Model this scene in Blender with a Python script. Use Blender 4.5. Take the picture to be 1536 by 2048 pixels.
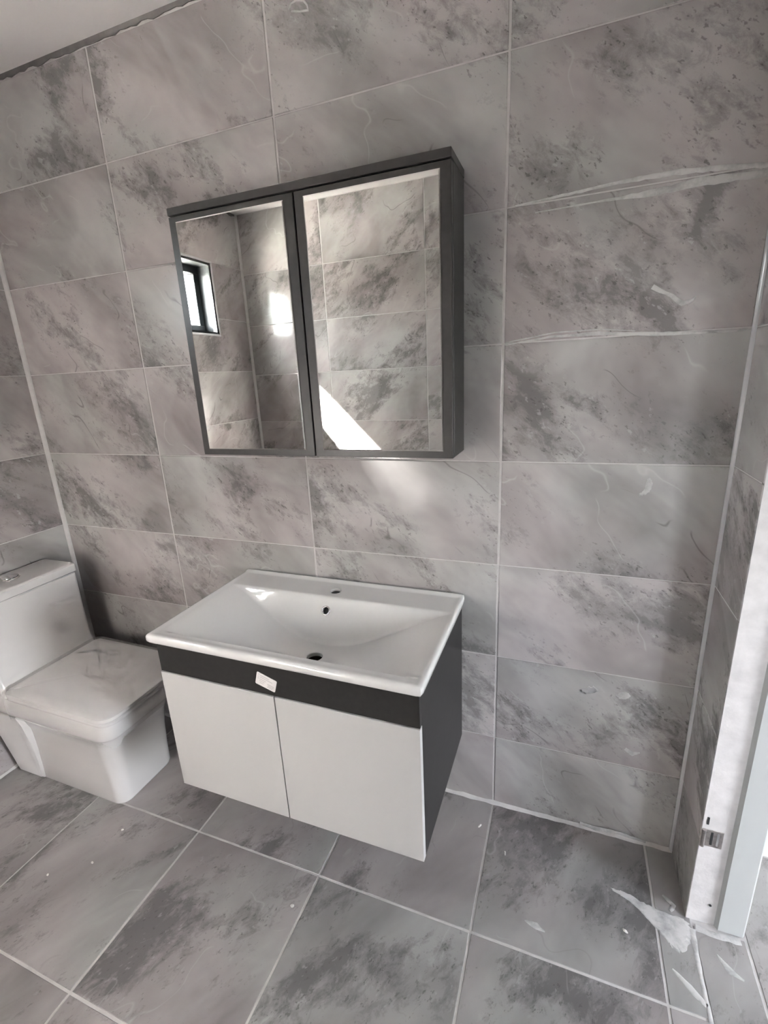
import bpy, bmesh, math, random
from mathutils import Vector, Matrix
random.seed(7)
for o in list(bpy.data.objects): bpy.data.objects.remove(o)
scn = bpy.context.scene
C = scn.collection

# ------------------------------------------------------------ camera
cam_d = bpy.data.cameras.new('camera'); cam = bpy.data.objects.new('camera', cam_d); C.objects.link(cam)
cam_d.sensor_fit = 'VERTICAL'; cam_d.sensor_height = 36.0; cam_d.lens = 36.0*945.3/2048.0
cam_d.clip_start = 0.02
ax_r, ax_d, ax_f = (0.9340, 0.3541, -0.0475), (0.0566, -0.2780, -0.9589), (-0.3527, 0.8929, -0.2797)
M = Matrix.Identity(4)
for i in range(3):
    M[i][0] = ax_r[i]; M[i][1] = -ax_d[i]; M[i][2] = -ax_f[i]
M.translation = (0.1631, -1.2862, 1.4092)
cam.matrix_world = M
scn.camera = cam

# ------------------------------------------------------------ room measures (metres)
XL, XR, YF, ZC = -1.785, 0.525, -1.72, 2.372      # left wall, right wall, wall behind the camera, ceiling
WIN = (-1.43, -0.97, 1.68, 2.06)                   # window in the left wall: y0, y1, z0, z1
DOOR = (-1.03, -0.19, 2.06)                        # door opening in the right wall: y0, y1, z1
COR = (-1.35, -0.65, 0.1, 1.5)                      # unseen opening added for sky light, opposite the door: y0, y1, z0, z1
COF = (1.50, 2.05, 1.1, 1.9)                        # second opening, added unseen at the far end for light: x0, x1, z0, z1
WT = 0.13                                          # wall thickness

# ------------------------------------------------------------ daylight
world = bpy.data.worlds.new('sky'); scn.world = world; world.use_nodes = True
wn = world.node_tree; wn.nodes.clear()
sky = wn.nodes.new('ShaderNodeTexSky'); sky.sky_type = 'NISHITA'; sky.sun_disc = False
sun_dir = Vector((1.6, -1.0, -1.82)).normalized()
sky.sun_elevation = math.asin(-sun_dir.z); sky.sun_rotation = math.atan2(-sun_dir.x, -sun_dir.y)
sky.air_density = 1.0; sky.dust_density = 2.5; sky.ozone_density = 1.0
wbg = wn.nodes.new('ShaderNodeBackground'); wbg.inputs['Strength'].default_value = 1.1
wout = wn.nodes.new('ShaderNodeOutputWorld')
hs = wn.nodes.new('ShaderNodeHueSaturation'); hs.inputs['Saturation'].default_value = .3     # hazy sky
wn.links.new(sky.outputs[0], hs.inputs['Color']); wn.links.new(hs.outputs[0], wbg.inputs[0]); wn.links.new(wbg.outputs[0], wout.inputs[0])

def lamp(name, kind, loc, direction, **kw):
    d = bpy.data.lights.new(name, kind); o = bpy.data.objects.new(name, d); C.objects.link(o)
    o.location = loc; o.rotation_euler = Vector(direction).to_track_quat('-Z', 'Y').to_euler()
    for k, v in kw.items():
        if k == 'portal': d.cycles.is_portal = v
        else: setattr(d, k, v)
    return o
lamp('sun', 'SUN', (-4, 2, 4), sun_dir, energy=200.0, angle=math.radians(5.0), color=(1.0, 0.955, 0.92))
lamp('window_portal', 'AREA', (XL-WT-0.02, (WIN[0]+WIN[1])/2, (WIN[2]+WIN[3])/2), (1, 0, 0), shape='RECTANGLE', size=0.52, size_y=0.44, portal=True)
lamp('corridor_portal', 'AREA', (2.44, (COR[0]+COR[1])/2, (COR[2]+COR[3])/2), (-1, 0, 0), shape='RECTANGLE', size=COR[1]-COR[0]+.04, size_y=COR[3]-COR[2]+.04, portal=True)

lamp('corridor_portal', 'AREA', ((COF[0]+COF[1])/2, -2.74, (COF[2]+COF[3])/2), (0, 1, 0), shape='RECTANGLE', size=COF[1]-COF[0]+.04, size_y=COF[3]-COF[2]+.04, portal=True)

scn.view_settings.view_transform = 'Standard'; scn.view_settings.look = 'None'
scn.view_settings.exposure = 3.13; scn.view_settings.gamma = 1.0; scn.view_settings.use_curve_mapping = False
scn.cycles.use_denoising = True; scn.cycles.use_adaptive_sampling = True; scn.cycles.adaptive_threshold = .09; scn.cycles.adaptive_min_samples = 16
scn.cycles.max_bounces = 8; scn.cycles.diffuse_bounces = 6; scn.cycles.glossy_bounces = 4; scn.cycles.transparent_max_bounces = 12
scn.cycles.sample_clamp_indirect = 8.0

# ------------------------------------------------------------ materials
class NT:
    def __init__(s, name):
        s.m = bpy.data.materials.new(name); s.m.use_nodes = True; s.t = s.m.node_tree
        s.b = s.t.nodes['Principled BSDF']; s.out = s.t.nodes['Material Output']
    def n(s, kind, **kw):
        x = s.t.nodes.new('ShaderNode'+kind)
        for k, v in kw.items():
            if k.startswith('i_'): x.inputs[k[2:].replace('_', ' ')].default_value = v
            else: setattr(x, k, v)
        return x
    def l(s, a, b): s.t.links.new(a, b)
    def math(s, op, a, b=None, c=None, clamp=False):
        x = s.n('Math', operation=op, use_clamp=clamp)
        for i, v in enumerate((a, b, c)):
            if v is None: continue
            if isinstance(v, (int, float)): x.inputs[i].default_value = v
            else: s.l(v, x.inputs[i])
        return x.outputs[0]
    def vmath(s, op, a, b):
        x = s.n('VectorMath', operation=op)
        for i, v in enumerate((a, b)):
            if isinstance(v, tuple): x.inputs[i].default_value = v
            else: s.l(v, x.inputs[i])
        return x.outputs[0]
    def noise(s, vec, scale, detail=4, rough=.55, dist=0.0):
        x = s.n('TexNoise', i_Scale=scale, i_Detail=detail, i_Roughness=rough, i_Distortion=dist); s.l(vec, x.inputs['Vector']); return x.outputs['Fac']
    def ramp(s, fac, stops):
        x = s.n('ValToRGB'); e = x.color_ramp.elements
        while len(e) < len(stops): e.new(0.5)
        for i, (p, c) in enumerate(stops):
            e[i].position = p; e[i].color = (c, c, c, 1) if isinstance(c, (int, float)) else (*c, 1)
        s.l(fac, x.inputs[0]); return x.outputs[0]
    def mix(s, fac, a, b, blend='MIX'):
        x = s.n('Mix', data_type='RGBA', blend_type=blend)
        for i, v in ((0, fac), (6, a), (7, b)):
            if isinstance(v, (int, float)): x.inputs[i].default_value = v
            elif isinstance(v, tuple): x.inputs[i].default_value = (*v, 1)
            else: s.l(v, x.inputs[i])
        return x.outputs[2]
    def bump(s, h, strength, dist=.002):
        x = s.n('Bump', i_Strength=strength, i_Distance=dist); s.l(h, x.inputs['Height']); s.l(x.outputs[0], s.b.inputs['Normal'])

def simple(name, col, rough=.5, metal=0.0, noise=None, bump=None, coat=0.0, spec=.5):
    t = NT(name); b = t.b
    b.inputs['Base Color'].default_value = (*col, 1); b.inputs['Roughness'].default_value = rough
    b.inputs['Metallic'].default_value = metal; b.inputs['Coat Weight'].default_value = coat; b.inputs['Specular IOR Level'].default_value = spec
    tc = t.n('TexCoord').outputs['Object']
    if noise:
        sc, amt = noise
        f = t.noise(tc, sc, 5)
        t.l(t.mix(t.ramp(f, [(.3, 0.0), (.7, 1.0)]), tuple(c*(1-amt) for c in col), tuple(min(1, c*(1+amt)) for c in col)), b.inputs['Base Color'])
    if bump:
        t.bump(t.noise(tc, bump[0], 4), bump[1])
    return t.m

def tile_material(name, k=1.0, rough=.10, contrast=1.0, angle=-40.0, hz=.15):
    """grey stone-look ceramic: cloudy body, grainy dark mineral patches running across the tile, pits, pale and dark hairlines"""
    t = NT(name); b = t.b
    oi = t.n('ObjectInfo'); tc = t.n('TexCoord').outputs['Object']
    off = t.n('CombineXYZ')
    for i, q in enumerate((41.0, 67.0, 23.0)): t.l(t.math('MULTIPLY', oi.outputs['Random'], q), off.inputs[i])
    mp = t.n('Mapping', vector_type='TEXTURE'); mp.inputs['Rotation'].default_value = (0, 0, math.radians(angle)); mp.inputs['Scale'].default_value = (1.0, .58, .8)
    t.l(tc, mp.inputs['Vector'])
    v = t.vmath('ADD', tc, off.outputs[0]); vd = t.vmath('ADD', mp.outputs[0], off.outputs[0])
    g = lambda r, gg, bb: (r*k, gg*k, bb*k)
    body = t.ramp(t.noise(vd, 2.1, 4, .60, .35), [(.28, g(.185, .174, .171)), (.44, g(.262, .250, .245)), (.56, g(.325, .314, .306)), (.72, g(.385, .378, .368))])
    hue = t.ramp(t.noise(v, 2.6, 1), [(.42, (1.04, .975, .985)), (.60, (.995, .992, .982))])
    col = t.mix(1.0, body, hue, 'MULTIPLY')
    # mineral patches: a broad zone broken up by fine grain, in two depths
    fine = t.noise(vd, 17.0, 6, .74, .35)
    zone = t.noise(t.vmath('ADD', vd, (3.7, 1.9, 6.1)), 2.7, 3, .58, .5)
    zf = t.math('MULTIPLY_ADD', t.math('SUBTRACT', fine, .5), .62, zone)
    col = t.mix(t.math('MULTIPLY', t.ramp(zf, [(.53, 0.0), (.60, 1.0)]), .42*contrast), col, g(.135, .126, .123))
    col = t.mix(t.math('MULTIPLY', t.ramp(zf, [(.61, 0.0), (.67, 1.0)]), .50*contrast), col, g(.085, .079, .077))
    # flecks and pits, denser near the patches
    pit = t.ramp(t.noise(vd, 62.0, 2, .62), [(.63, 0.0), (.68, 1.0)])
    near = t.ramp(zone, [(.44, 0.0), (.56, 1.0)])
    col = t.mix(t.math('MULTIPLY', t.math('MULTIPLY', pit, near), .65), col, g(.085, .079, .076))
    # pale flecks
    fl = t.ramp(t.noise(t.vmath('ADD', vd, (9.0, 4.0, 2.0)), 30.0, 3, .66), [(.64, 0.0), (.70, 1.0)])
    col = t.mix(t.math('MULTIPLY', t.math('MULTIPLY', fl, near), .35), col, g(.44, .43, .42))
    def vein(scale, width, zscale, zlo, seed, det):
        vs = t.vmath('ADD', vd, (seed, seed*1.7, -seed))
        e = t.ramp(t.math('ABSOLUTE', t.math('SUBTRACT', t.noise(vs, scale, det, .5, .1), .5)), [(0.0, 1.0), (width, 0.0)])
        return t.math('MULTIPLY', e, t.ramp(t.noise(vs, zscale, 1), [(zlo, 0.0), (zlo+.05, 1.0)]))
    col = t.mix(t.math('MULTIPLY', vein(2.2, .0045, 5.0, .57, 3.3, 3.0), .32), col, g(.46, .45, .435))
    col = t.mix(t.math('MULTIPLY', vein(1.8, .0028, 5.5, .57, 9.1, 3.0), .60 if angle < 0 else .2), col, g(.085, .079, .077))
    # broad pale planes fading away from one edge
    pl = t.ramp(t.noise(t.vmath('ADD', vd, (5.5, 2.2, 8.1)), 1.35, 1.0, .4, .1), [(.535, 0.0), (.55, 1.0), (.72, .0)])
    col = t.mix(t.math('MULTIPLY', pl, .14 if angle < 0 else 0.0), col, g(.46, .455, .445))
    val = t.math('MULTIPLY_ADD', oi.outputs['Random'], .10, .95)
    gv = t.n('CombineColor'); [t.l(val, gv.inputs[i]) for i in range(3)]
    col = t.mix(1.0, col, gv.outputs[0], 'MULTIPLY')
    t.l(col, b.inputs['Base Color'])
    haze = t.ramp(t.noise(v, 2.6, 2, .6), [(.35, 0.0), (.70, 1.0)])
    t.l(t.math('MULTIPLY_ADD', haze, hz, rough), b.inputs['Roughness'])
    t.bump(t.noise(v, 4.0, 1.5), .10, .01)
    return t.m

M_TILE = tile_material('stone_look_wall_tile', 1.26, .11)
M_FLOOR = tile_material('stone_look_floor_tile', .94, .33, 1.15, 62.0, 0.0)
M_GROUT = simple('pale_grout', (.50, .475, .465), .85, noise=(30, .10), bump=(120, .25))
M_GROUT2 = simple('white_grout_bead', (.50, .48, .47), .6, noise=(40, .06))
M_MORTAR_GAP_SHADE = simple('mortar_and_gap_shade', (.17, .155, .15), .9, noise=(25, .2), bump=(60, .5))  # mortar under the ceiling; also painted shade in the door frame gap
M_CEIL = simple('white_ceiling_paint', (.74, .70, .69), .85, bump=(30, .05))
M_WHITEWALL = simple('white_wall_paint', (.78, .78, .76), .75, bump=(40, .05))
M_CERAMIC = simple('white_glazed_ceramic', (.68, .665, .65), .06, coat=.6)
M_TOILET = simple('toilet_ceramic', (.60, .58, .57), .16, coat=.3, bump=(6, .04))
M_DARK = simple('charcoal_laminate', (.027, .025, .024), .45, noise=(60, .12), spec=.2)
M_DARK2 = simple('charcoal_foil', (.050, .046, .044), .36, noise=(60, .10), spec=.4)
M_DOORW = simple('white_lacquer', (.50, .485, .475), .30)
M_MIRROR = simple('mirror_silver', (.93, .925, .90), .0, 1.0)
M_EDGE = simple('bevelled_mirror_edge', (.86, .86, .84), .12, 1.0)
M_CHROME = simple('chrome', (.80, .80, .80), .12, 1.0)
M_STEEL = simple('worn_steel', (.42, .39, .37), .38, 1.0, noise=(80, .25))
M_BLACK = simple('hole_shade_black', (.012, .012, .012), .7)  # flat black painted in for the dark inside holes and slots
M_WINF = simple('black_aluminium', (.022, .024, .026), .32)
M_FRAME = simple('white_door_frame_paint', (.38, .385, .375), .42)
M_PVC = simple('glossy_white_tile_trim', (.52, .51, .52), .07, coat=.4)
M_PAPER = simple('sticker_paper', (.70, .665, .65), .6)
M_INK = simple('faded_print', (.47, .44, .43), .7)
M_CHIP = simple('plaster_chip', (.62, .59, .56), .9)
def glass_mat():
    t = NT('window_glass'); t.t.nodes.remove(t.b)
    tr = t.n('BsdfTransparent'); gl = t.n('BsdfGlossy', i_Roughness=.01); mx = t.n('MixShader', i_Fac=.05)
    tr.inputs[0].default_value = (.92, .95, .95, 1)
    t.l(tr.outputs[0], mx.inputs[1]); t.l(gl.outputs[0], mx.inputs[2]); t.l(mx.outputs[0], t.out.inputs[0]); return t.m
M_GLASS = glass_mat()
def film_mat():
    t = NT('clear_protective_film'); t.t.nodes.remove(t.b)
    tc = t.n('TexCoord').outputs['Object']
    tr = t.n('BsdfTransparent'); d = t.n('BsdfPrincipled'); mx = t.n('MixShader')
    d.inputs['Base Color'].default_value = (.74, .72, .71, 1); d.inputs['Roughness'].default_value = .22
    t.l(t.ramp(t.noise(tc, 14, 4, .6), [(.30, .26), (.75, .31)]), mx.inputs[0])
    t.l(tr.outputs[0], mx.inputs[1]); t.l(d.outputs[0], mx.inputs[2]); t.l(mx.outputs[0], t.out.inputs[0])
    bp = t.n('Bump', i_Strength=.2, i_Distance=.006); t.l(t.noise(tc, 7, 2, .5, .5), bp.inputs['Height']); t.l(bp.outputs[0], d.inputs['Normal'])
    return t.m
M_FILM = film_mat()
def residue_mat():
    t = NT('thin_grout_residue'); tc = t.n('TexCoord').outputs['Object']
    t.b.inputs['Base Color'].default_value = (.50, .485, .475, 1); t.b.inputs['Roughness'].default_value = .8
    t.l(t.ramp(t.noise(tc, 22, 5, .65), [(.32, .62), (.55, 1.0)]), t.b.inputs['Alpha'])
    return t.m
M_RES = residue_mat()

# ------------------------------------------------------------ mesh helpers
def obj(name, bm, mat, parent=None, smooth=None):
    me = bm if isinstance(bm, bpy.types.Mesh) else None
    if me is None:
        bmesh.ops.recalc_face_normals(bm, faces=bm.faces)
        me = bpy.data.meshes.new(name); bm.to_mesh(me); bm.free()
    if not me.materials: me.materials.append(mat)
    if smooth is not None:
        for p in me.polygons: p.use_smooth = True
        me.set_sharp_from_angle(angle=math.radians(smooth))
    o = bpy.data.objects.new(name, me); C.objects.link(o)
    if parent: o.parent = parent
    return o
def empty(name, loc):
    o = bpy.data.objects.new(name, None); C.objects.link(o); o.location = loc; o.empty_display_size = .1; return o
def struct(o): o['kind'] = 'structure'; return o
def tag(o, label, cat, group=None):
    o['label'] = label; o['category'] = cat
    if group: o['group'] = group
    return o
def rel(o, parent):          # keep world coordinates when the parent stands at a base point
    o.parent = parent; o.matrix_parent_inverse = Matrix.Translation(-parent.location); return o
def box(bm, x0, x1, y0, y1, z0, z1, bev=0.0, seg=2):
    r = bmesh.ops.create_cube(bm, size=1.0)
    vs = r['verts']
    for v in vs: v.co = ((x0+x1)/2+v.co.x*(x1-x0), (y0+y1)/2+v.co.y*(y1-y0), (z0+z1)/2+v.co.z*(z1-z0))
    if bev:
        es = list({e for v in vs for e in v.link_edges})
        bmesh.ops.bevel(bm, geom=es, offset=bev, segments=seg, profile=.5, affect='EDGES')
    return bm
def bx(*a, **k): return box(bmesh.new(), *a, **k)
def cyl(bm, c, axis, r, h, n=32, r2=None):
    z = Vector(axis).normalized(); rot = z.to_track_quat('Z', 'Y').to_matrix().to_4x4()
    bmesh.ops.create_cone(bm, cap_ends=True, segments=n, radius1=r, radius2=r if r2 is None else r2, depth=h, matrix=Matrix.Translation(c) @ rot)
    return bm
def torus(bm, c, axis, R, r, n=36, m=10):
    q = Vector(axis).normalized().to_track_quat('Z', 'Y').to_matrix(); vs = []
    for i in range(n):
        a = 2*math.pi*i/n
        vs.append([bm.verts.new(Vector(c)+q @ Vector(((R+r*math.cos(b))*math.cos(a), (R+r*math.cos(b))*math.sin(a), r*math.sin(b)))) for b in (2*math.pi*j/m for j in range(m))])
    for i in range(n):
        for j in range(m): bm.faces.new((vs[i][j], vs[(i+1) % n][j], vs[(i+1) % n][(j+1) % m], vs[i][(j+1) % m]))
    return bm
def loft(bm, rings, cap=True):
    R = [[bm.verts.new(p) for p in ring] for ring in rings]
    for a, b in zip(R, R[1:]):
        n = len(a)
        for i in range(n): bm.faces.new((a[i], a[(i+1) % n], b[(i+1) % n], b[i]))
    if cap: bm.faces.new(R[0]); bm.faces.new(R[-1])
    return R
def rrect(x0, x1, y0, y1, z, rb, rf, n=7):
    """rounded rectangle; corner radius rb at the x0 side, rf at the x1 side"""
    pts = []
    for cx, cy, r, a0 in ((x1-rf, y1-rf, rf, 0), (x0+rb, y1-rb, rb, 90), (x0+rb, y0+rb, rb, 180), (x1-rf, y0+rf, rf, 270)):
        for i in range(n):
            a = math.radians(a0+90*i/(n-1)); pts.append(Vector((cx+r*math.cos(a), cy+r*math.sin(a), z)))
    return pts

# ------------------------------------------------------------ tiled surfaces
FRAMES = {   # origin, u, v, n
 'back': (Vector((0, 0, 0)), Vector((1, 0, 0)), Vector((0, 0, 1)), Vector((0, -1, 0))),
 'left': (Vector((XL, 0, 0)), Vector((0, 1, 0)), Vector((0, 0, 1)), Vector((1, 0, 0))),
 'front': (Vector((0, YF, 0)), Vector((-1, 0, 0)), Vector((0, 0, 1)), Vector((0, 1, 0))),
 'right': (Vector((XR, 0, 0)), Vector((0, -1, 0)), Vector((0, 0, 1)), Vector((-1, 0, 0))),
 'floor': (Vector((0, 0, 0)), Vector((1, 0, 0)), Vector((0, 1, 0)), Vector((0, 0, 1))),
}
def fmat(fr):
    o, u, v, n = FRAMES[fr]; m = Matrix.Identity(4)
    for i in range(3): m[i][0] = u[i]; m[i][1] = v[i]; m[i][2] = n[i]
    m.translation = o; return m
_tile_cache = {}
def tile_mesh(w, h, mat):
    key = (round(w, 4), round(h, 4), mat.name)
    if key in _tile_cache: return _tile_cache[key]
    bm = bmesh.new(); c = .0012; d = .0045; a, b = w/2, h/2
    R = [[(-a, -b, -d), (a, -b, -d), (a, b, -d), (-a, b, -d)], [(-a, -b, -c*.8), (a, -b, -c*.8), (a, b, -c*.8), (-a, b, -c*.8)],
         [(-a+c, -b+c, 0), (a-c, -b+c, 0), (a-c, b-c, 0), (-a+c, b-c, 0)]]
    loft(bm, R); bmesh.ops.recalc_face_normals(bm, faces=bm.faces)
    me = bpy.data.meshes.new('tile'); bm.to_mesh(me); bm.free(); me.materials.append(mat); _tile_cache[key] = me
    return me
def clip(r, h):
    """the rectangle r without the rectangle h, as rectangles"""
    u0, u1, v0, v1 = r; a0, a1, b0, b1 = h
    if a0 >= u1 or a1 <= u0 or b0 >= v1 or b1 <= v0: return [r]
    out = []
    if b0 > v0: out.append((u0, u1, v0, b0))
    if b1 < v1: out.append((u0, u1, b1, v1))
    lo, hi = max(v0, b0), min(v1, b1)
    if a0 > u0: out.append((u0, a0, lo, hi))
    if a1 < u1: out.append((a1, u1, lo, hi))
    return out
def tiles(parent, fr, us, vs, mat, gu=.006, gv=.0034, hole=None, jit=.0004):
    m = fmat(fr); rnd = random.Random(len(fr)*31+len(us))
    for i in range(len(us)-1):
        for j in range(len(vs)-1):
            r = (us[i]+gu/2, us[i+1]-gu/2, vs[j]+gv/2, vs[j+1]-gv/2)
            if r[1]-r[0] < .01 or r[3]-r[2] < .01: continue
            pieces = clip(r, hole) if hole else [r]
            if not pieces: continue
            if pieces == [r]:
                w, h = r[1]-r[0], r[3]-r[2]; o = bpy.data.objects.new('tile', tile_mesh(w, h, mat)); C.objects.link(o)
                cu, cv = (r[0]+r[1])/2, (r[2]+r[3])/2
            else:
                cu, cv = (r[0]+r[1])/2, (r[2]+r[3])/2; bm = bmesh.new()
                for a in pieces: box(bm, a[0]-cu, a[1]-cu, a[2]-cv, a[3]-cv, -.0045, 0)
                o = obj('tile', bm, mat)
            o.parent = parent
            o.matrix_local = m @ Matrix.Translation((cu+rnd.uniform(-jit, jit), cv+rnd.uniform(-jit, jit), rnd.uniform(-.0003, .0003)))
G = .0016   # grout lies this far behind the tile faces
ROWS = [0.0] + [.268+.3*k for k in range(7)] + [2.356]

fl_u = [XL]+[-1.784+.446*k for k in range(1, 6)]+[XR+WT-.005]
fl_v = [YF, -1.30, -.854, -.408, 0.0]
floor = struct(obj('floor', bx(XL-WT, XR+WT, YF-WT, WT, -.10, -G), M_GROUT))
tiles(floor, 'floor', [XL, -1.338, -.892, -.446, 0.0, .452, .538], fl_v, M_FLOOR, .006, .006)
tiles(floor, 'floor', [.538, XR+WT-.002], [DOOR[0]+.02, -.42, DOOR[1]-.012], M_FLOOR, .004, .006)

wall_back = struct(obj('wall_back', bx(XL-WT, XR+WT, G, WT, 0, ZC+.1), M_GROUT))
tiles(wall_back, 'back', [XL+.004, -1.2, -.6, 0.0, XR-.004], ROWS, M_TILE)

bm = bmesh.new()
for a in clip((YF, 0.0, 0, ZC+.1), WIN): box(bm, XL-WT, XL-G, a[0], a[1], a[2], a[3])
wall_left = struct(obj('wall_left', bm, M_GROUT))
tiles(wall_left, 'left', [YF, -1.2, -.6, -.004], ROWS, M_TILE, hole=(WIN[0]-.012, WIN[1]+.012, WIN[2]-.012, WIN[3]+.012))

wall_front = struct(obj('wall_front', bx(XL-WT, XR+WT, YF-WT, YF-G, 0, ZC+.1), M_GROUT))
tiles(wall_front, 'front', [-XR+.004, .0, .605, 1.222, -XL-.004], [0.0]+[.24+.3*k for k in range(7)]+[2.37], M_TILE)

bm = bmesh.new()
for a in clip((YF, 0.0, 0, ZC+.1), (DOOR[0], DOOR[1], -1, DOOR[2])): box(bm, XR+G, XR+WT, a[0], a[1], a[2], a[3])
wall_right = struct(obj('wall_right', bm, M_GROUT))
tiles(wall_right, 'right', [.004, -DOOR[1]], ROWS, M_TILE, gu=.002)
tiles(wall_right, 'right', [-DOOR[0], -YF], ROWS, M_TILE)
tiles(wall_right, 'right', [-DOOR[1], .61, -DOOR[0]], [DOOR[2], 2.356], M_TILE)

ceiling = struct(obj('ceiling', bx(XL-WT, XR+WT, YF-WT, WT, ZC, ZC+.12), M_CEIL))

# unseen sunlit ground added outside the window to bounce light onto the ceiling
struct(obj('ground', bx(-14, XL-WT-.02, -9, 9, -.35, -.25), simple('pale_concrete_ground', (.46, .44, .41), .9, noise=(1.2, .12))))
# corridor beyond the door
cor_floor = struct(obj('floor_corridor', bx(XR+WT, 2.3, -2.6, .2, -.10, -G), M_GROUT))
tiles(cor_floor, 'floor', [XR+WT, .90, 1.346, 1.792, 2.3], [-2.6, -2.192, -1.746, -1.30, -.854, -.408, .066], M_FLOOR, .006, .006)
struct(obj('wall_corridor_end', bx(XR+WT, 2.3, .067, .2, 0, 2.7), M_WHITEWALL))
bm = bmesh.new()
for a in clip((-2.6, .2, -.1, 2.7), COR): box(bm, 2.3, 2.42, a[0], a[1], a[2], a[3])
struct(obj('wall_corridor_side', bm, M_WHITEWALL))
struct(obj('ceiling_corridor', bx(XR+WT, 2.42, -2.6, .2, 2.7, 2.8), M_CEIL))
bm = bmesh.new()
for a in clip((XR+WT, 2.42, 0, 2.7), COF): box(bm, a[0], a[1], -2.72, -2.6, a[2], a[3])
struct(obj('wall_corridor_front', bm, M_WHITEWALL))
struct(obj('wall_corridor_upper', bx(XR+.02, XR+WT, -2.72, .2, ZC+.1, 2.8), M_WHITEWALL))
struct(obj('wall_corridor_near', bx(XR+WT, XR+WT+.012, -2.6, DOOR[0]-.05, 0, 2.7), M_WHITEWALL))

# ------------------------------------------------------------ seams, beads and grout residue of the room
def ribbon(name, fr, pts, mat, parent, h=.0009, edge=.25, seed=0, lift=0.0):
    rnd = random.Random(seed); o, u, v, n = FRAMES[fr]; dense = []
    for (a, b) in zip(pts, pts[1:]):
        L = math.hypot(b[0]-a[0], b[1]-a[1]); k = max(2, int(L/.012))
        for i in range(k): dense.append([a[q]+(b[q]-a[q])*i/k for q in range(3)])
    dense.append(list(pts[-1])); bm = bmesh.new(); prev = None
    for i, (pu, pv, w) in enumerate(dense):
        p, q = dense[max(0, i-1)], dense[min(len(dense)-1, i+1)]
        t = Vector((q[0]-p[0], q[1]-p[1])); t.normalize(); s = Vector((-t.y, t.x))
        w1, w2 = w*(1+rnd.uniform(-edge, edge)), w*(1+rnd.uniform(-edge, edge))
        ring = []
        for k, z in ((-w1, 0), (-w1*.6, h), (w2*.6, h), (w2, 0)):
            ring.append(bm.verts.new(o+u*(pu+s.x*k)+v*(pv+s.y*k)+n*(z+lift)))
        if prev:
            for k in range(3): bm.faces.new((prev[k], prev[k+1], ring[k+1], ring[k]))
            bm.faces.new((prev[3], prev[0], ring[0], ring[3]))
        else: bm.faces.new(ring)
        prev = ring
    bm.faces.new(prev)
    return obj(name, bm, mat, parent, smooth=60)
def blob(name, fr, poly, mat, parent, h=.0009, seed=0, rough=.12):
    rnd = random.Random(seed); o, u, v, n = FRAMES[fr]
    P = list(poly)
    for _ in range(3):                      # corner cutting rounds the outline
        Q = []
        for a, b in zip(P, P[1:]+P[:1]): Q += [(a[0]*.75+b[0]*.25, a[1]*.75+b[1]*.25), (a[0]*.25+b[0]*.75, a[1]*.25+b[1]*.75)]
        P = Q
    cx, cy = sum(p[0] for p in P)/len(P), sum(p[1] for p in P)/len(P)
    P = [(p[0]+(p[0]-cx)*rnd.uniform(-rough, rough), p[1]+(p[1]-cy)*rnd.uniform(-rough, rough)) for p in P]
    bm = bmesh.new()
    A = [bm.verts.new(o+u*p[0]+v*p[1]) for p in P]
    B = [bm.verts.new(o+u*(cx+(p[0]-cx)*.88)+v*(cy+(p[1]-cy)*.88)+n*h) for p in P]
    for i in range(len(P)): j = (i+1) % len(P); bm.faces.new((A[i], A[j], B[j], B[i]))
    f = bm.faces.new(B); bmesh.ops.triangulate(bm, faces=[f])
    return obj(name, bm, mat, parent)

def jag(name, fr, u0, u1, v0, v1, seed):      # uneven dark mortar under the ceiling
    rnd = random.Random(seed); o, u, v, n = FRAMES[fr]; bm = bmesh.new(); prev = None; k = int((u1-u0)/.02)
    for i in range(k+1):
        a = u0+(u1-u0)*i/k; lo = v0+rnd.uniform(-.004, .004)
        ring = [bm.verts.new(o+u*a+v*b+n*z) for b, z in ((lo, 0), (lo, .0025), (v1, .0025), (v1, 0))]
        if prev:
            for q in range(4): bm.faces.new((prev[q], prev[(q+1) % 4], ring[(q+1) % 4], ring[q]))
        else: bm.faces.new(ring)
        prev = ring
    bm.faces.new(prev)
    return obj(name, bm, M_MORTAR_GAP_SHADE)
struct(jag('trim_1', 'back', XL, XR, 2.358, ZC, 1)); struct(jag('trim_2', 'left', YF, 0, 2.358, ZC, 2)); 

def bead(name, x, y, sx, sy, r, mat, z0=0.0, z1=ZC):     # quarter-round bead in a vertical corner
    bm = bmesh.new(); ring = [(0, 0), (sx*r, 0)]+[(sx*r*math.cos(a), sy*r*math.sin(a)) for a in (math.radians(q) for q in (22, 45, 68))]+[(0, sy*r)]
    loft(bm, [[Vector((x+a, y+b, z)) for a, b in ring] for z in (z0, z1)])
    return struct(obj(name, bm, mat, smooth=50))
bead('trim_4', XL, 0, 1, -1, .012, M_GROUT2)
bead('trim_5', XR, 0, -1, -1, .0075, M_PVC)
bead('trim_6', XL, YF, 1, 1, .012, M_GROUT2)
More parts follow.
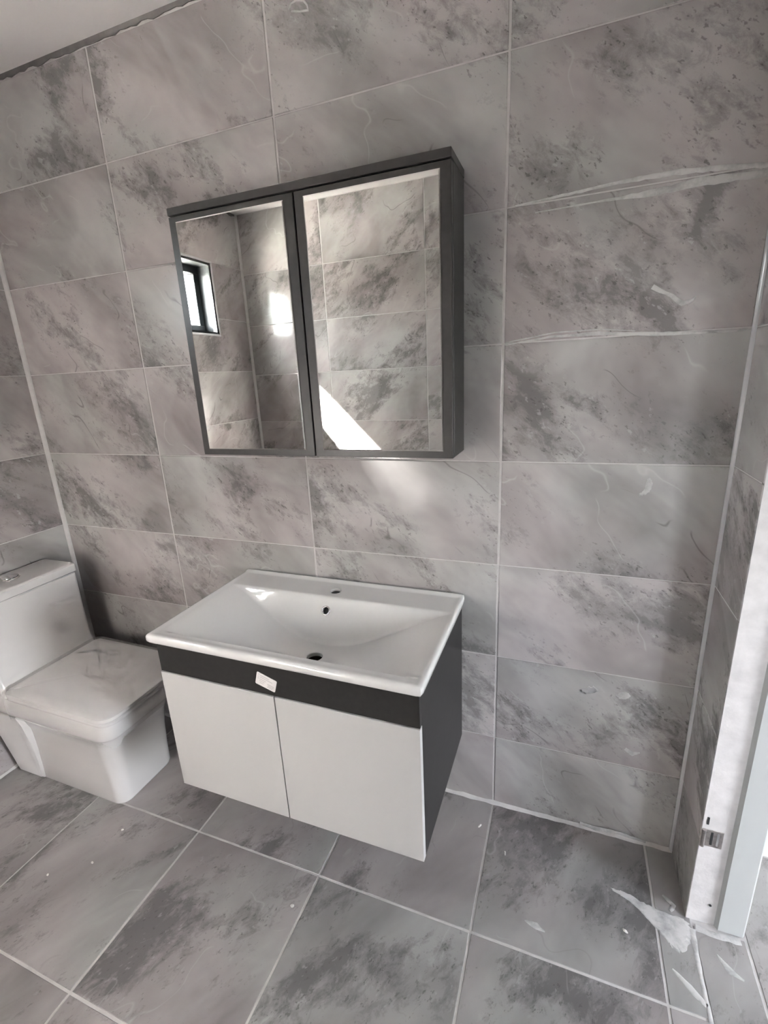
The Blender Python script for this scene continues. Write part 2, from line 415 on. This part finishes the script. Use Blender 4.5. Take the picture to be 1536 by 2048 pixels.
# grout fillet along the foot of the back wall
bm = bmesh.new(); rnd = random.Random(5); rings = []
for i in range(93):
    x = XL+(XR-XL)*i/92; a = .007+rnd.uniform(-.002, .002); b = .010+rnd.uniform(-.003, .003)
    rings.append([Vector((x, 0, 0)), Vector((x, -a, 0)), Vector((x, -a*.55, b*.45)), Vector((x, 0, b))])
loft(bm, rings); struct(obj('trim_7', bm, M_GROUT, smooth=60))
bm = bmesh.new(); rings = []
for i in range(70):
    y = YF+(0-YF)*i/69; a = .008+rnd.uniform(-.002, .002)
    rings.append([Vector((XL, y, 0)), Vector((XL+a, y, 0)), Vector((XL+a*.5, y, a*.5)), Vector((XL, y, a))])
loft(bm, rings); struct(obj('trim_8', bm, M_GROUT, smooth=60))

def W(pts, w): return [(p[0], p[1], (w[i] if isinstance(w, tuple) else w)) for i, p in enumerate(pts)]
ribbon('grout_smear', 'back', W([(.02, 1.769), (.149, 1.776), (.248, 1.782), (.341, 1.782), (.43, 1.776), (.502, 1.768)], (.002, .003, .004, .005, .005, .005)), M_RES, wall_back, seed=1)
ribbon('grout_smear', 'back', W([(.065, 1.749), (.201, 1.751), (.30, 1.751), (.389, 1.757), (.504, 1.755)], (.0012, .002, .006, .008, .007)), M_RES, wall_back, seed=2)
ribbon('grout_smear', 'back', W([(.004, 1.465), (.111, 1.477), (.221, 1.477), (.326, 1.468), (.424, 1.464), (.51, 1.464)], (.002, .0025, .004, .004, .003, .003)), M_RES, wall_back, seed=3)
ribbon('grout_smear', 'back', W([(.004, 1.470), (.122, 1.486), (.221, 1.486), (.295, 1.477)], (.002, .0015, .0015, .001)), M_RES, wall_back, seed=4)
ribbon('grout_smear', 'back', W([(.321, 1.567), (.337, 1.557), (.362, 1.544), (.383, 1.527), (.402, 1.532), (.407, 1.54)], (.005, .004, .004, .006, .004, .001)), M_RES, wall_back, seed=5)
ribbon('grout_smear', 'back', W([(-.53, 2.271), (-.522, 2.281), (-.507, 2.284), (-.488, 2.279), (-.479, 2.268), (-.476, 2.257), (-.499, 2.261), (-.523, 2.267)], .0022), M_RES, wall_back, seed=6)
ribbon('grout_smear', 'back', W([(.372, .33), (.393, .317), (.411, .326)], (.006, .008, .002)), M_RES, wall_back, seed=7)
ribbon('grout_smear', 'back', W([(.27, .016), (.316, .012), (.385, .018), (.455, .010)], (.006, .009, .006, .004)), M_RES, wall_back, seed=8, lift=.004)
blob('grout_smear', 'back', [(.35, 1.138), (.366, 1.13), (.364, 1.098), (.341, 1.087), (.336, 1.091), (.352, 1.107)], M_RES, wall_back, seed=9)
blob('grout_smear', 'back', [(.233, .502), (.278, .525), (.29, .503), (.248, .488)], M_RES, wall_back, seed=10, rough=.3)
blob('grout_smear', 'back', [(.337, .516), (.371, .52), (.368, .496), (.335, .495)], M_RES, wall_back, seed=11)
blob('grout_smear', 'floor', [(.34, -.174), (.378, -.170), (.431, -.188), (.489, -.195), (.536, -.196), (.534, -.253), (.49, -.294), (.472, -.262), (.437, -.232), (.401, -.195)], M_RES, floor, seed=12, rough=.06)
ribbon('grout_smear', 'floor', W([(.473, -.328), (.504, -.355), (.534, -.382)], (.002, .009, .006)), M_RES, floor, seed=13)
ribbon('grout_smear', 'floor', W([(.479, -.148), (.503, -.169), (.491, -.186)], (.003, .007, .004)), M_RES, floor, seed=14)
ribbon('grout_smear', 'floor', W([(.545, -.207), (.587, -.214), (.642, -.209)], (.010, .007, .012)), M_RES, floor, seed=15)
ribbon('grout_smear', 'floor', W([(.58, -.26), (.60, -.29), (.625, -.30)], (.002, .010, .003)), M_RES, floor, seed=16)
ribbon('grout_smear', 'floor', W([(.131, -.333), (.16, -.338), (.182, -.345)], (.003, .008, .002)), M_RES, floor, seed=17)
ribbon('grout_smear', 'floor', W([(.536, -.215), (.533, -.32), (.534, -.407), (.538, -.6)], (.008, .004, .005, .003)), M_RES, floor, seed=18)

# ------------------------------------------------------------ window
y0, y1, z0, z1 = WIN
bm = bmesh.new()
for a in clip((y0-.012, y1+.012, z0-.012, z1+.012), (y0, y1, z0, z1)): box(bm, XL-.02, XL+.002, a[0], a[1], a[2], a[3], .001, 1)
window = struct(obj('window_1', bm, M_PVC))                       # white edging around the opening
bm = bmesh.new()
for a in clip((y0, y1, z0, z1), (y0+.012, y1-.012, z0+.012, z1-.012)): box(bm, XL-WT, XL-.004, a[0], a[1], a[2], a[3])
obj('window_reveal', bm, M_WINF, window)
bm = bmesh.new()
for a in clip((y0+.012, y1-.012, z0+.012, z1-.012), (y0+.052, y1-.052, z0+.052, z1-.052)): box(bm, XL-WT-.005, XL-WT+.045, a[0], a[1], a[2], a[3], .003, 1)
obj('window_frame', bm, M_WINF, window)
obj('pane', bx(XL-WT+.012, XL-WT+.018, y0+.046, y1-.046, z0+.046, z1-.046), M_GLASS, window)
obj('window_latch', bx(XL-WT+.04, XL-WT+.06, (y0+y1)/2-.03, (y0+y1)/2+.03, z0+.02, z0+.034, .003), M_WINF, window)

# ------------------------------------------------------------ door frame (no door hung yet)
yj = DOOR[1]
def jamb_profile(bm, side):      # side=+1: jamb at the back, facing -y ; profile in x,y
    x0, xs, x1 = XR-.002, .595, XR+WT-.003
    yb = DOOR[1] if side > 0 else DOOR[0]
    P = [(x0+.012, 0), (x0+.012, .034), (xs-.008, .034), (xs, .046), (x1-.004, .046), (x1, .042), (x1, 0)]
    ring = lambda z: [Vector((a, yb-side*b+side*.036, z)) for a, b in P]
    loft(bm, [ring(.002), ring(DOOR[2]-.01)])
    return bm
door = struct(obj('door_1', jamb_profile(bmesh.new(), 1), M_FRAME))
obj('jamb', jamb_profile(bmesh.new(), -1), M_FRAME, door)
obj('frame_head', bx(XR+.010, XR+WT-.003, DOOR[0]-.03, DOOR[1]+.03, DOOR[2]-.045, DOOR[2]+.001, .003), M_FRAME, door)
for k, zc in enumerate((.280, 1.86)):      # steel hinge leaves left on the jamb
    bm = bmesh.new()
    box(bm, .534, .573, yj-.0015, yj+.004, zc-.026, zc+.026, .001, 1)
    h = obj('hinge_leaf', bm, M_STEEL, door)
    if k == 0:
        for xa in (.546, .559): obj('slot', bx(xa, xa+.006, yj-.0022, yj+.001, zc-.020, zc+.020, .001, 1), M_BLACK if xa < .55 else M_CHROME, h)
    obj('latch_slot', bx(.5345, .539, yj-.001, yj+.004, zc+.040, zc+.062), M_BLACK, door)
    bm = bmesh.new(); cyl(bm, (.531, yj-.004, zc), (0, 0, 1), .0045, .052, 16); obj('hinge_pin', bm, M_STEEL, h, smooth=40)
bm = bmesh.new(); cyl(bm, (.573, yj-.0005, .066), (0, 1, 0), .003, .003, 12); obj('screw_hole', bm, M_BLACK, door)
obj('frame_gap_shade', bx(XR+.001, XR+.0105, yj+.002, yj+.012, .002, DOOR[2]), M_MORTAR_GAP_SHADE, door)  # dark strip put in for the shade between tiles and frame

# ------------------------------------------------------------ mirror cabinet
X0, X1, Z0, Z1, YC = -.874, -.099, 1.199, 1.862, -.137
XS = -.486                                       # seam between the two doors
root = tag(empty('mirror_cabinet', ((X0+X1)/2, -.002, Z0)), 'charcoal wall cabinet with two mirrored doors hung above the washbasin', 'cabinet')
def part(name, bm, mat, r=root, smooth=None): return rel(obj(name, bm, mat, None, smooth), r)
t = .016
part('side_panel', bx(X0+.002, X0+.002+t, -.118, -.002, Z0, Z1-.02, .0008, 1), M_DARK2)
part('side_panel', bx(X1-t, X1, -.118, -.002, Z0, Z1-.02, .0008, 1), M_DARK2)
part('top_panel', bx(X0, X1+.0005, YC, -.002, Z1-.0185, Z1, .0008, 1), M_DARK2)
part('bottom_panel', bx(X0+.002+t, X1-t, -.118, -.002, Z0, Z0+t), M_DARK2)
part('back_panel', bx(X0+.01, X1-.01, -.008, -.0025, Z0+.01, Z1-.02), M_DARK2)
part('divider_panel', bx(XS-.008, XS+.008, -.117, -.010, Z0+t, Z1-.0195), M_DARK2)
part('front_rail', bx(X0+.02, X1-.02, -.117, -.100, Z1-.060, Z1-.0195), M_DARK2)
def mirror_door(xa, xb, ma, mb, label):
    d = part('door', bx(xa, xb, YC, -.120, Z0, Z1-.0225, .0010, 1), M_DARK2)
    d['label'] = label
    za, zb = 1.217, 1.826
    # bevelled mirror pane laid on the door
    bm = bmesh.new(); e = .003
    A = [(ma, za), (mb, za), (mb, zb), (ma, zb)]; B = [(ma+e, za+e), (mb-e, za+e), (mb-e, zb-e), (ma+e, zb-e)]
    va = [bm.verts.new((x, YC+.0005, z)) for x, z in A]; vb = [bm.verts.new((x, YC-.0022, z)) for x, z in B]; vm = [bm.verts.new((x, YC-.0012, z)) for x, z in A]
    for i in range(4): j = (i+1) % 4; bm.faces.new((va[i], va[j], vm[j], vm[i])); bm.faces.new((vm[i], vm[j], vb[j], vb[i]))
    bm.faces.new(va); bmesh.ops.recalc_face_normals(bm, faces=bm.faces)
    edge = obj('mirror_edge', bm, M_EDGE)
    me = bx(ma+e, mb-e, YC-.0026, YC-.0016, za+e, zb-e)
    mir = obj('mirror_pane', me, M_MIRROR)
    for q in (edge, mir): q.parent = d
    return d
mirror_door(X0+.002, XS-.0022, -.849, -.514, 'charcoal framed mirror door reflecting the window')
mirror_door(XS+.0022, X1, -.459, -.123, 'charcoal framed mirror door reflecting a bright sunlit wall')

# ------------------------------------------------------------ vanity cabinet
VX0, VX1, VD, VZ0, VZ1 = -.858, -.106, -.452, .254, .738
van = tag(empty('vanity_cabinet', ((VX0+VX1)/2, -.002, VZ0)), 'wall-hung vanity cabinet with charcoal sides and two white doors', 'cabinet')
vp = lambda name, bm, mat, smooth=None: part(name, bm, mat, van, smooth)
vp('side_panel', bx(VX0, VX0+t, VD+.018, -.002, VZ0, VZ1, .0008, 1), M_DARK)
vp('side_panel', bx(VX1-t, VX1, VD+.018, -.002, VZ0, VZ1, .0008, 1), M_DARK)
vp('bottom_panel', bx(VX0+t, VX1-t, VD+.018, -.002, VZ0, VZ0+t), M_DARK)
vp('back_panel', bx(VX0+t, VX1-t, -.012, -.0025, VZ0+t, VZ0+.25), M_DARK)
vp('front_rail', bx(VX0, VX1-.0005, VD+.002, VD+.019, .645, VZ1, .0008, 1), M_DARK)['label'] = 'charcoal band under the basin rim'
VS = -.4885
for xa, xb in ((VX0, VS-.0016), (VS+.0016, VX1)):
    vp('door', bx(xa, xb, VD-.001, VD+.0165, VZ0, .6435, .0010, 2), M_DOORW)
vp('divider_panel', bx(VS-.009, VS+.009, VD+.018, -.30, VZ0+t, .60), M_DARK)
# paper sticker, stuck on askew
S = [(-.531, .709), (-.475, .690), (-.485, .656), (-.541, .673)]
cx, cz = sum(p[0] for p in S)/4, sum(p[1] for p in S)/4
bm = bmesh.new(); ring = []
for i in range(4):          # rounded corners
    p, a, b = Vector(S[i]), Vector(S[i-1]), Vector(S[(i+1) % 4])
    pa, pb = p+(a-p).normalized()*.0035, p+(b-p).normalized()*.0035
    for k in range(5):
        s = k/4; ring.append(pa*(1-s)**2+p*2*s*(1-s)+pb*s*s)
loft(bm, [[Vector((q.x, VD+.0021, q.y)) for q in ring], [Vector((q.x, VD+.0014, q.y)) for q in ring]])
stk = vp('sticker', bm, M_PAPER); stk['label'] = 'small white paper sticker stuck on askew'
A, Bv, Dv = Vector(S[0]), Vector(S[1])-Vector(S[0]), Vector(S[3])-Vector(S[0])
for (ua, ub, vv) in ((.08, .14, .14), (.18, .62, .18), (.08, .13, .32), (.18, .80, .32), (.08, .14, .46), (.18, .50, .48), (.18, .44, .62), (.58, .92, .60), (.60, .90, .72), (.58, .86, .83), (.20, .40, .76)):
    bm = bmesh.new(); q = [A+Bv*ua+Dv*(vv-.025), A+Bv*ub+Dv*(vv-.025), A+Bv*ub+Dv*(vv+.025), A+Bv*ua+Dv*(vv+.025)]
    loft(bm, [[Vector((p.x, VD+.0016, p.y)) for p in q], [Vector((p.x, VD+.0012, p.y)) for p in q]])
    ln = obj('printed_line', bm, M_INK); ln.parent = stk

# ------------------------------------------------------------ washbasin (white ceramic top with moulded bowl)
BX0, BX1, BY0, BY1, BZ = -.877, -.095, -.467, -.004, .762
BT = .024                                        # rim thickness
bas = tag(empty('washbasin', ((BX0+BX1)/2, BY1, BZ-BT)), 'white ceramic countertop washbasin with a wide moulded bowl on the vanity cabinet', 'washbasin')
xc = (BX0+BX1)/2
def smin(a, b, k):
    h = max(k-abs(a-b), 0)/k
    return min(a, b)-h*h*k*.25
def depth(x, y):
    u = (x-xc-.010)/.378
    if abs(u) >= 1: fx = 0.0
    else: fx = .118*(.5+.5*math.cos(math.pi*u))**.68
    yb = BY1-.118; yf = BY0+.032
    back = (yb-y)*1.5; fr = (y-yf)*1.5
    d = smin(smin(fx, back, .006), fr, .012)
    d = max(d, 0)
    # soft lead-in so that the lip rolls over
    return d*d/(d+.0025) if d > 0 else 0.0
def topz(x, y):
    z = BZ-depth(x, y)
    e = min(x-BX0, BX1-x, y-BY0, BY1-y)          # slightly raised outer lip
    z += .0022*max(0, 1-abs(e-.010)/.012)
    # raised back edge
    s = (y-(BY1-.022))/.022
    if s > 0: z += .004*min(1, s*2.2)
    return z
NX, NY = 150, 96
bm = bmesh.new(); r = .009
xs = [BX0+r+(BX1-BX0-2*r)*i/NX for i in range(NX+1)]; ys = [BY0+r+(BY1-BY0-2*r)*j/NY for j in range(NY+1)]
T = [[bm.verts.new((x, y, topz(x, y))) for y in ys] for x in xs]
for i in range(NX):
    for j in range(NY): bm.faces.new((T[i][j], T[i+1][j], T[i+1][j+1], T[i][j+1]))
ringi = [(i, 0) for i in range(NX)]+[(NX, j) for j in range(NY)]+[(i, NY) for i in range(NX, 0, -1)]+[(0, j) for j in range(NY, 0, -1)]
prev = [T[i][j] for i, j in ringi]
def outdir(i, j):
    d = Vector((-1 if i == 0 else (1 if i == NX else 0), -1 if j == 0 else (1 if j == NY else 0), 0)); return d/ (1.4142 if d.length > 1.2 else 1)
for off, dz in ((r*.5, -r*.134), (r*.866, -r*.5), (r, -r), (r, -BT+.005), (r*.7, -BT+.001), (r*.3, -BT), (-.006, -BT)):
    cur = [bm.verts.new(T[i][j].co+outdir(i, j)*off+Vector((0, 0, dz))) for i, j in ringi]
    for k in range(len(cur)): q = (k+1) % len(cur); bm.faces.new((prev[k], prev[q], cur[q], cur[k]))
    prev = cur
# underside follows the bowl
U = [[None]*(NY+1) for _ in range(NX+1)]
for k, (i, j) in enumerate(ringi): U[i][j] = prev[k]
for i in range(NX+1):
    for j in range(NY+1):
        if U[i][j] is None: U[i][j] = bm.verts.new((xs[i], ys[j], min(BZ-BT, topz(xs[i], ys[j])-.013)))
for i in range(NX):
    for j in range(NY): bm.faces.new((U[i][j], U[i][j+1], U[i+1][j+1], U[i+1][j]))
basin = obj('basin', bm, M_CERAMIC)
FX, FY = -.489, -.082           # tap hole
OX, OY = -.493, -.147           # overflow
DX, DY = -.473, -.268           # waste
OZ = topz(OX, OY); DZ = topz(DX, DY)
on = Vector((0, -1.5, 1)).normalized()   # bowl back slope normal
def cutter(*args, n=40):
    bm = bmesh.new(); cyl(bm, *args, n=n); o = obj('cutter', bm, M_BLACK); md = basin.modifiers.new('cut', 'BOOLEAN'); md.object = o; md.operation = 'DIFFERENCE'; md.solver = 'EXACT'; return o
cs = [cutter((FX, FY, BZ), (0, 0, 1), .0175, .06), cutter((OX, OY, OZ), on, .0115, .022), cutter((DX, DY, DZ), (0, 0, 1), .0235, .08)]
dg = bpy.context.evaluated_depsgraph_get()
me = bpy.data.meshes.new_from_object(basin.evaluated_get(dg)); basin.modifiers.clear(); basin.data = me
for o in cs: bpy.data.objects.remove(o)
for p in me.polygons: p.use_smooth = True
me.set_sharp_from_angle(angle=math.radians(38))
rel(basin, bas)
bm = bmesh.new(); torus(bm, Vector((OX, OY, OZ))+on*.001, on, .0125, .0026); ovf = part('overflow_ring', bm, M_CHROME, bas, 60)
bm = bmesh.new(); cyl(bm, Vector((OX, OY, OZ))-on*.008, on, .0113, .002, 24); part('overflow_hole_shade', bm, M_BLACK, bas)  # black disc stands in for the overflow's dark inside
bm = bmesh.new(); torus(bm, (DX, DY, DZ-.002), (0, 0, 1), .0245, .0022); part('waste_ring', bm, M_CERAMIC, bas, 60)
bm = bmesh.new(); cyl(bm, (DX, DY, DZ-.034), (0, 0, 1), .0235, .01, 32); part('waste_hole_shade', bm, M_BLACK, bas)  # black disc as the dark down the waste
bm = bmesh.new(); cyl(bm, (FX, FY, BZ-.010), (0, 0, 1), .0172, .004, 32); part('tap_hole_shade', bm, M_BLACK, bas)  # black disc set near the top so the tap hole looks dark

# ------------------------------------------------------------ toilet
TY = -.300
toi = tag(empty('toilet', (-1.5, TY, 0)), 'white one-piece square toilet with cistern in the corner by the left wall', 'toilet')
tp = lambda name, bm, mat, smooth=40: part(name, bm, mat, toi, smooth)
def ring(xb, xf, hw, z, rb, rf): return rrect(xb, xf, TY-hw, TY+hw, z, rb, rf, 8)
bm = bmesh.new(); secs = []
keys = [  # z, x back, x front, half width, radius back, radius front
 (.000, -1.745, -1.213, .116, .015, .040), (.010, -1.748, -1.209, .119, .015, .042), (.080, -1.752, -1.206, .120, .018, .045), (.180, -1.756, -1.200, .126, .02, .05),
 (.250, -1.758, -1.190, .135, .02, .055), (.295, -1.760, -1.172, .150, .022, .055), (.322, -1.762, -1.142, .168, .022, .055), (.338, -1.763, -1.118, .176, .022, .050),
 (.352, -1.764, -1.110, .179, .022, .048), (.395, -1.764, -1.106, .181, .022, .046), (.402, -1.763, -1.110, .178, .02, .044)]
loft(bm, [ring(k[1], k[2], k[3], k[0], k[4], k[5]) for k in keys])
tp('bowl', bm, M_TOILET, 50)
# trapway relief on the flank
bm = bmesh.new()
for sgn in (-1,):
    P = [(-1.748, .002), (-1.618, .002), (-1.612, .09), (-1.600, .18), (-1.585, .27), (-1.575, .325), (-1.755, .325)]
    A = [Vector((x+(.03 if x > -1.7 else 0), TY+sgn*.104, z)) for x, z in P]; cxp = Vector((-1.70, TY+sgn*(.125), .16))
    B = [Vector((x, TY+sgn*(.125+.046*(z/.325)**2), z)) for x, z in P]
    loft(bm, [A, B])
bmesh.ops.bevel(bm, geom=[e for e in bm.edges], offset=.006, segments=2, affect='EDGES')
tp('trapway_flank', bm, M_TOILET, 50)
# seat ring and lid under protective film
bm = bmesh.new(); loft(bm, [ring(-1.575, -1.100, .181, .403, .02, .045), ring(-1.575, -1.098, .183, .406, .02, .046), ring(-1.575, -1.098, .183, .413, .02, .046), ring(-1.575, -1.101, .181, .416, .02, .045)])
tp('seat', bm, M_TOILET, 40)
bm = bmesh.new(); loft(bm, [ring(-1.578, -1.101, .180, .4165, .02, .045), ring(-1.578, -1.097, .184, .420, .02, .047), ring(-1.578, -1.098, .183, .430, .02, .046), ring(-1.575, -1.104, .177, .435, .02, .044)])
lid = tp('seat_lid', bm, M_TOILET, 40)
# film: draped sheet pulled over lid and rim, creased
rnd = random.Random(11); bm = bmesh.new(); rings = []
for zi, (z, g) in enumerate(((.338, .005), (.350, .008), (.372, .009), (.400, .010), (.425, .010), (.437, .004), (.4395, -.010))):
    pts = rrect(-1.590-0*g, -1.098+g, TY-.183-g, TY+.183+g, z, .03, .050, 12)
    rings.append([Vector((p.x+rnd.uniform(-.0016, .0016), p.y+rnd.uniform(-.0016, .0016), p.z+rnd.uniform(-.0016, .0016)+(.012*math.sin(i*.55)*(zi == 0)))) for i, p in enumerate(pts)])
R = loft(bm, rings, cap=False)
# tented top with a diamond of creases
top = R[-1]; n = len(top); c0 = Vector((-1.345, TY+.01, .4405)); inner = []
for i, v in enumerate(top):
    p = v.co.lerp(c0, .33); p.z = .4385+.0035*abs(math.sin(2*math.pi*i/n*2)); inner.append(bm.verts.new(p))
inner2 = [bm.verts.new(v.co.lerp(c0, .68)+Vector((0, 0, .0012))) for v in inner]
cv = bm.verts.new(c0+Vector((0, 0, .002)))
for i in range(n):
    j = (i+1) % n
    bm.faces.new((top[i], top[j], inner[j], inner[i])); bm.faces.new((inner[i], inner[j], inner2[j], inner2[i])); bm.faces.new((inner2[i], inner2[j], cv))
bmesh.ops.subdivide_edges(bm, edges=bm.edges[:], cuts=1, use_grid_fill=True, smooth=.3)
film = tp('protective_film', bm, M_FILM, 25); film['label'] = 'clear plastic film over the seat and rim'
# cistern
CX0, CX1, CH = -1.765, -1.603, .178
bm = bmesh.new()
cr = lambda xf, hw, z, rf=.016: rrect(CX0, xf, TY-hw, TY+hw, z, .012, rf, 6)
loft(bm, [cr(CX1+.030, CH, .398), cr(CX1+.010, CH, .425), cr(CX1+.003, CH, .460), cr(CX1, CH, .52), cr(CX1, CH, .60), cr(CX1, CH, .722), cr(CX1-.004, CH-.004, .726)])
tp('cistern', bm, M_TOILET, 40)
bm = bmesh.new(); lr = lambda g, z: rrect(CX0-.002, CX1+.004+g, TY-CH-.004-g, TY+CH+.004+g, z, .010, .016, 6)
loft(bm, [lr(-.004, .7275), lr(0, .731), lr(0, .757), lr(-.004, .7615), lr(-.010, .7635)])
clid = tp('cistern_lid', bm, M_TOILET, 40)
bm = bmesh.new(); cyl(bm, (-1.700, TY, .766), (0, 0, 1), .027, .006, 40, .025); btn = obj('flush_button', bm, M_CHROME, None, 40)
btn.parent = clid
bm = bmesh.new(); torus(bm, (-1.700, TY, .7645), (0, 0, 1), .028, .0025); bz = obj('button_ring', bm, M_STEEL, None, 60)
bz.parent = clid

# ------------------------------------------------------------ crumbs of plaster left on the floor
def chip(x, y, sx, sy, sz, rz, seed):
    rnd = random.Random(seed); bm = bmesh.new(); bmesh.ops.create_icosphere(bm, subdivisions=1, radius=1.0)
    for v in bm.verts: v.co = Vector((v.co.x*sx*rnd.uniform(.7, 1.2), v.co.y*sy*rnd.uniform(.7, 1.2), max(-.0, v.co.z)*sz*rnd.uniform(.7, 1.1)))
    o = obj('plaster_chip', bm, M_CHIP); o.location = (x, y, .0002); o.rotation_euler.z = rz; return o
for i, (x, y, sx, sy, lab) in enumerate((
   (-.478, -.506, .007, .005, 'pale plaster crumb on the floor in front of the white vanity doors'),
   (-.028, -.099, .004, .010, 'thin pale plaster sliver on the floor right of the vanity, near the wall'),
   (.059, -.166, .003, .010, 'thin pale plaster sliver on the floor tile left of the white smear'),
   (.375, -.276, .009, .004, 'pale plaster crumb on the floor just below the white smear by the door'),
   (-1.141, -.486, .005, .004, 'pale plaster crumb on the floor close to the toilet foot'),
   (-1.137, -.600, .006, .004, 'pale plaster crumb on the floor, second nearest to the toilet'),
   (-1.234, -.673, .005, .004, 'pale plaster crumb on the floor farthest from the toilet foot'))):
    tag(chip(x, y, sx, sy, .004, random.uniform(-.6, .6), i), lab, 'plaster crumb', 'plaster crumbs on the floor')
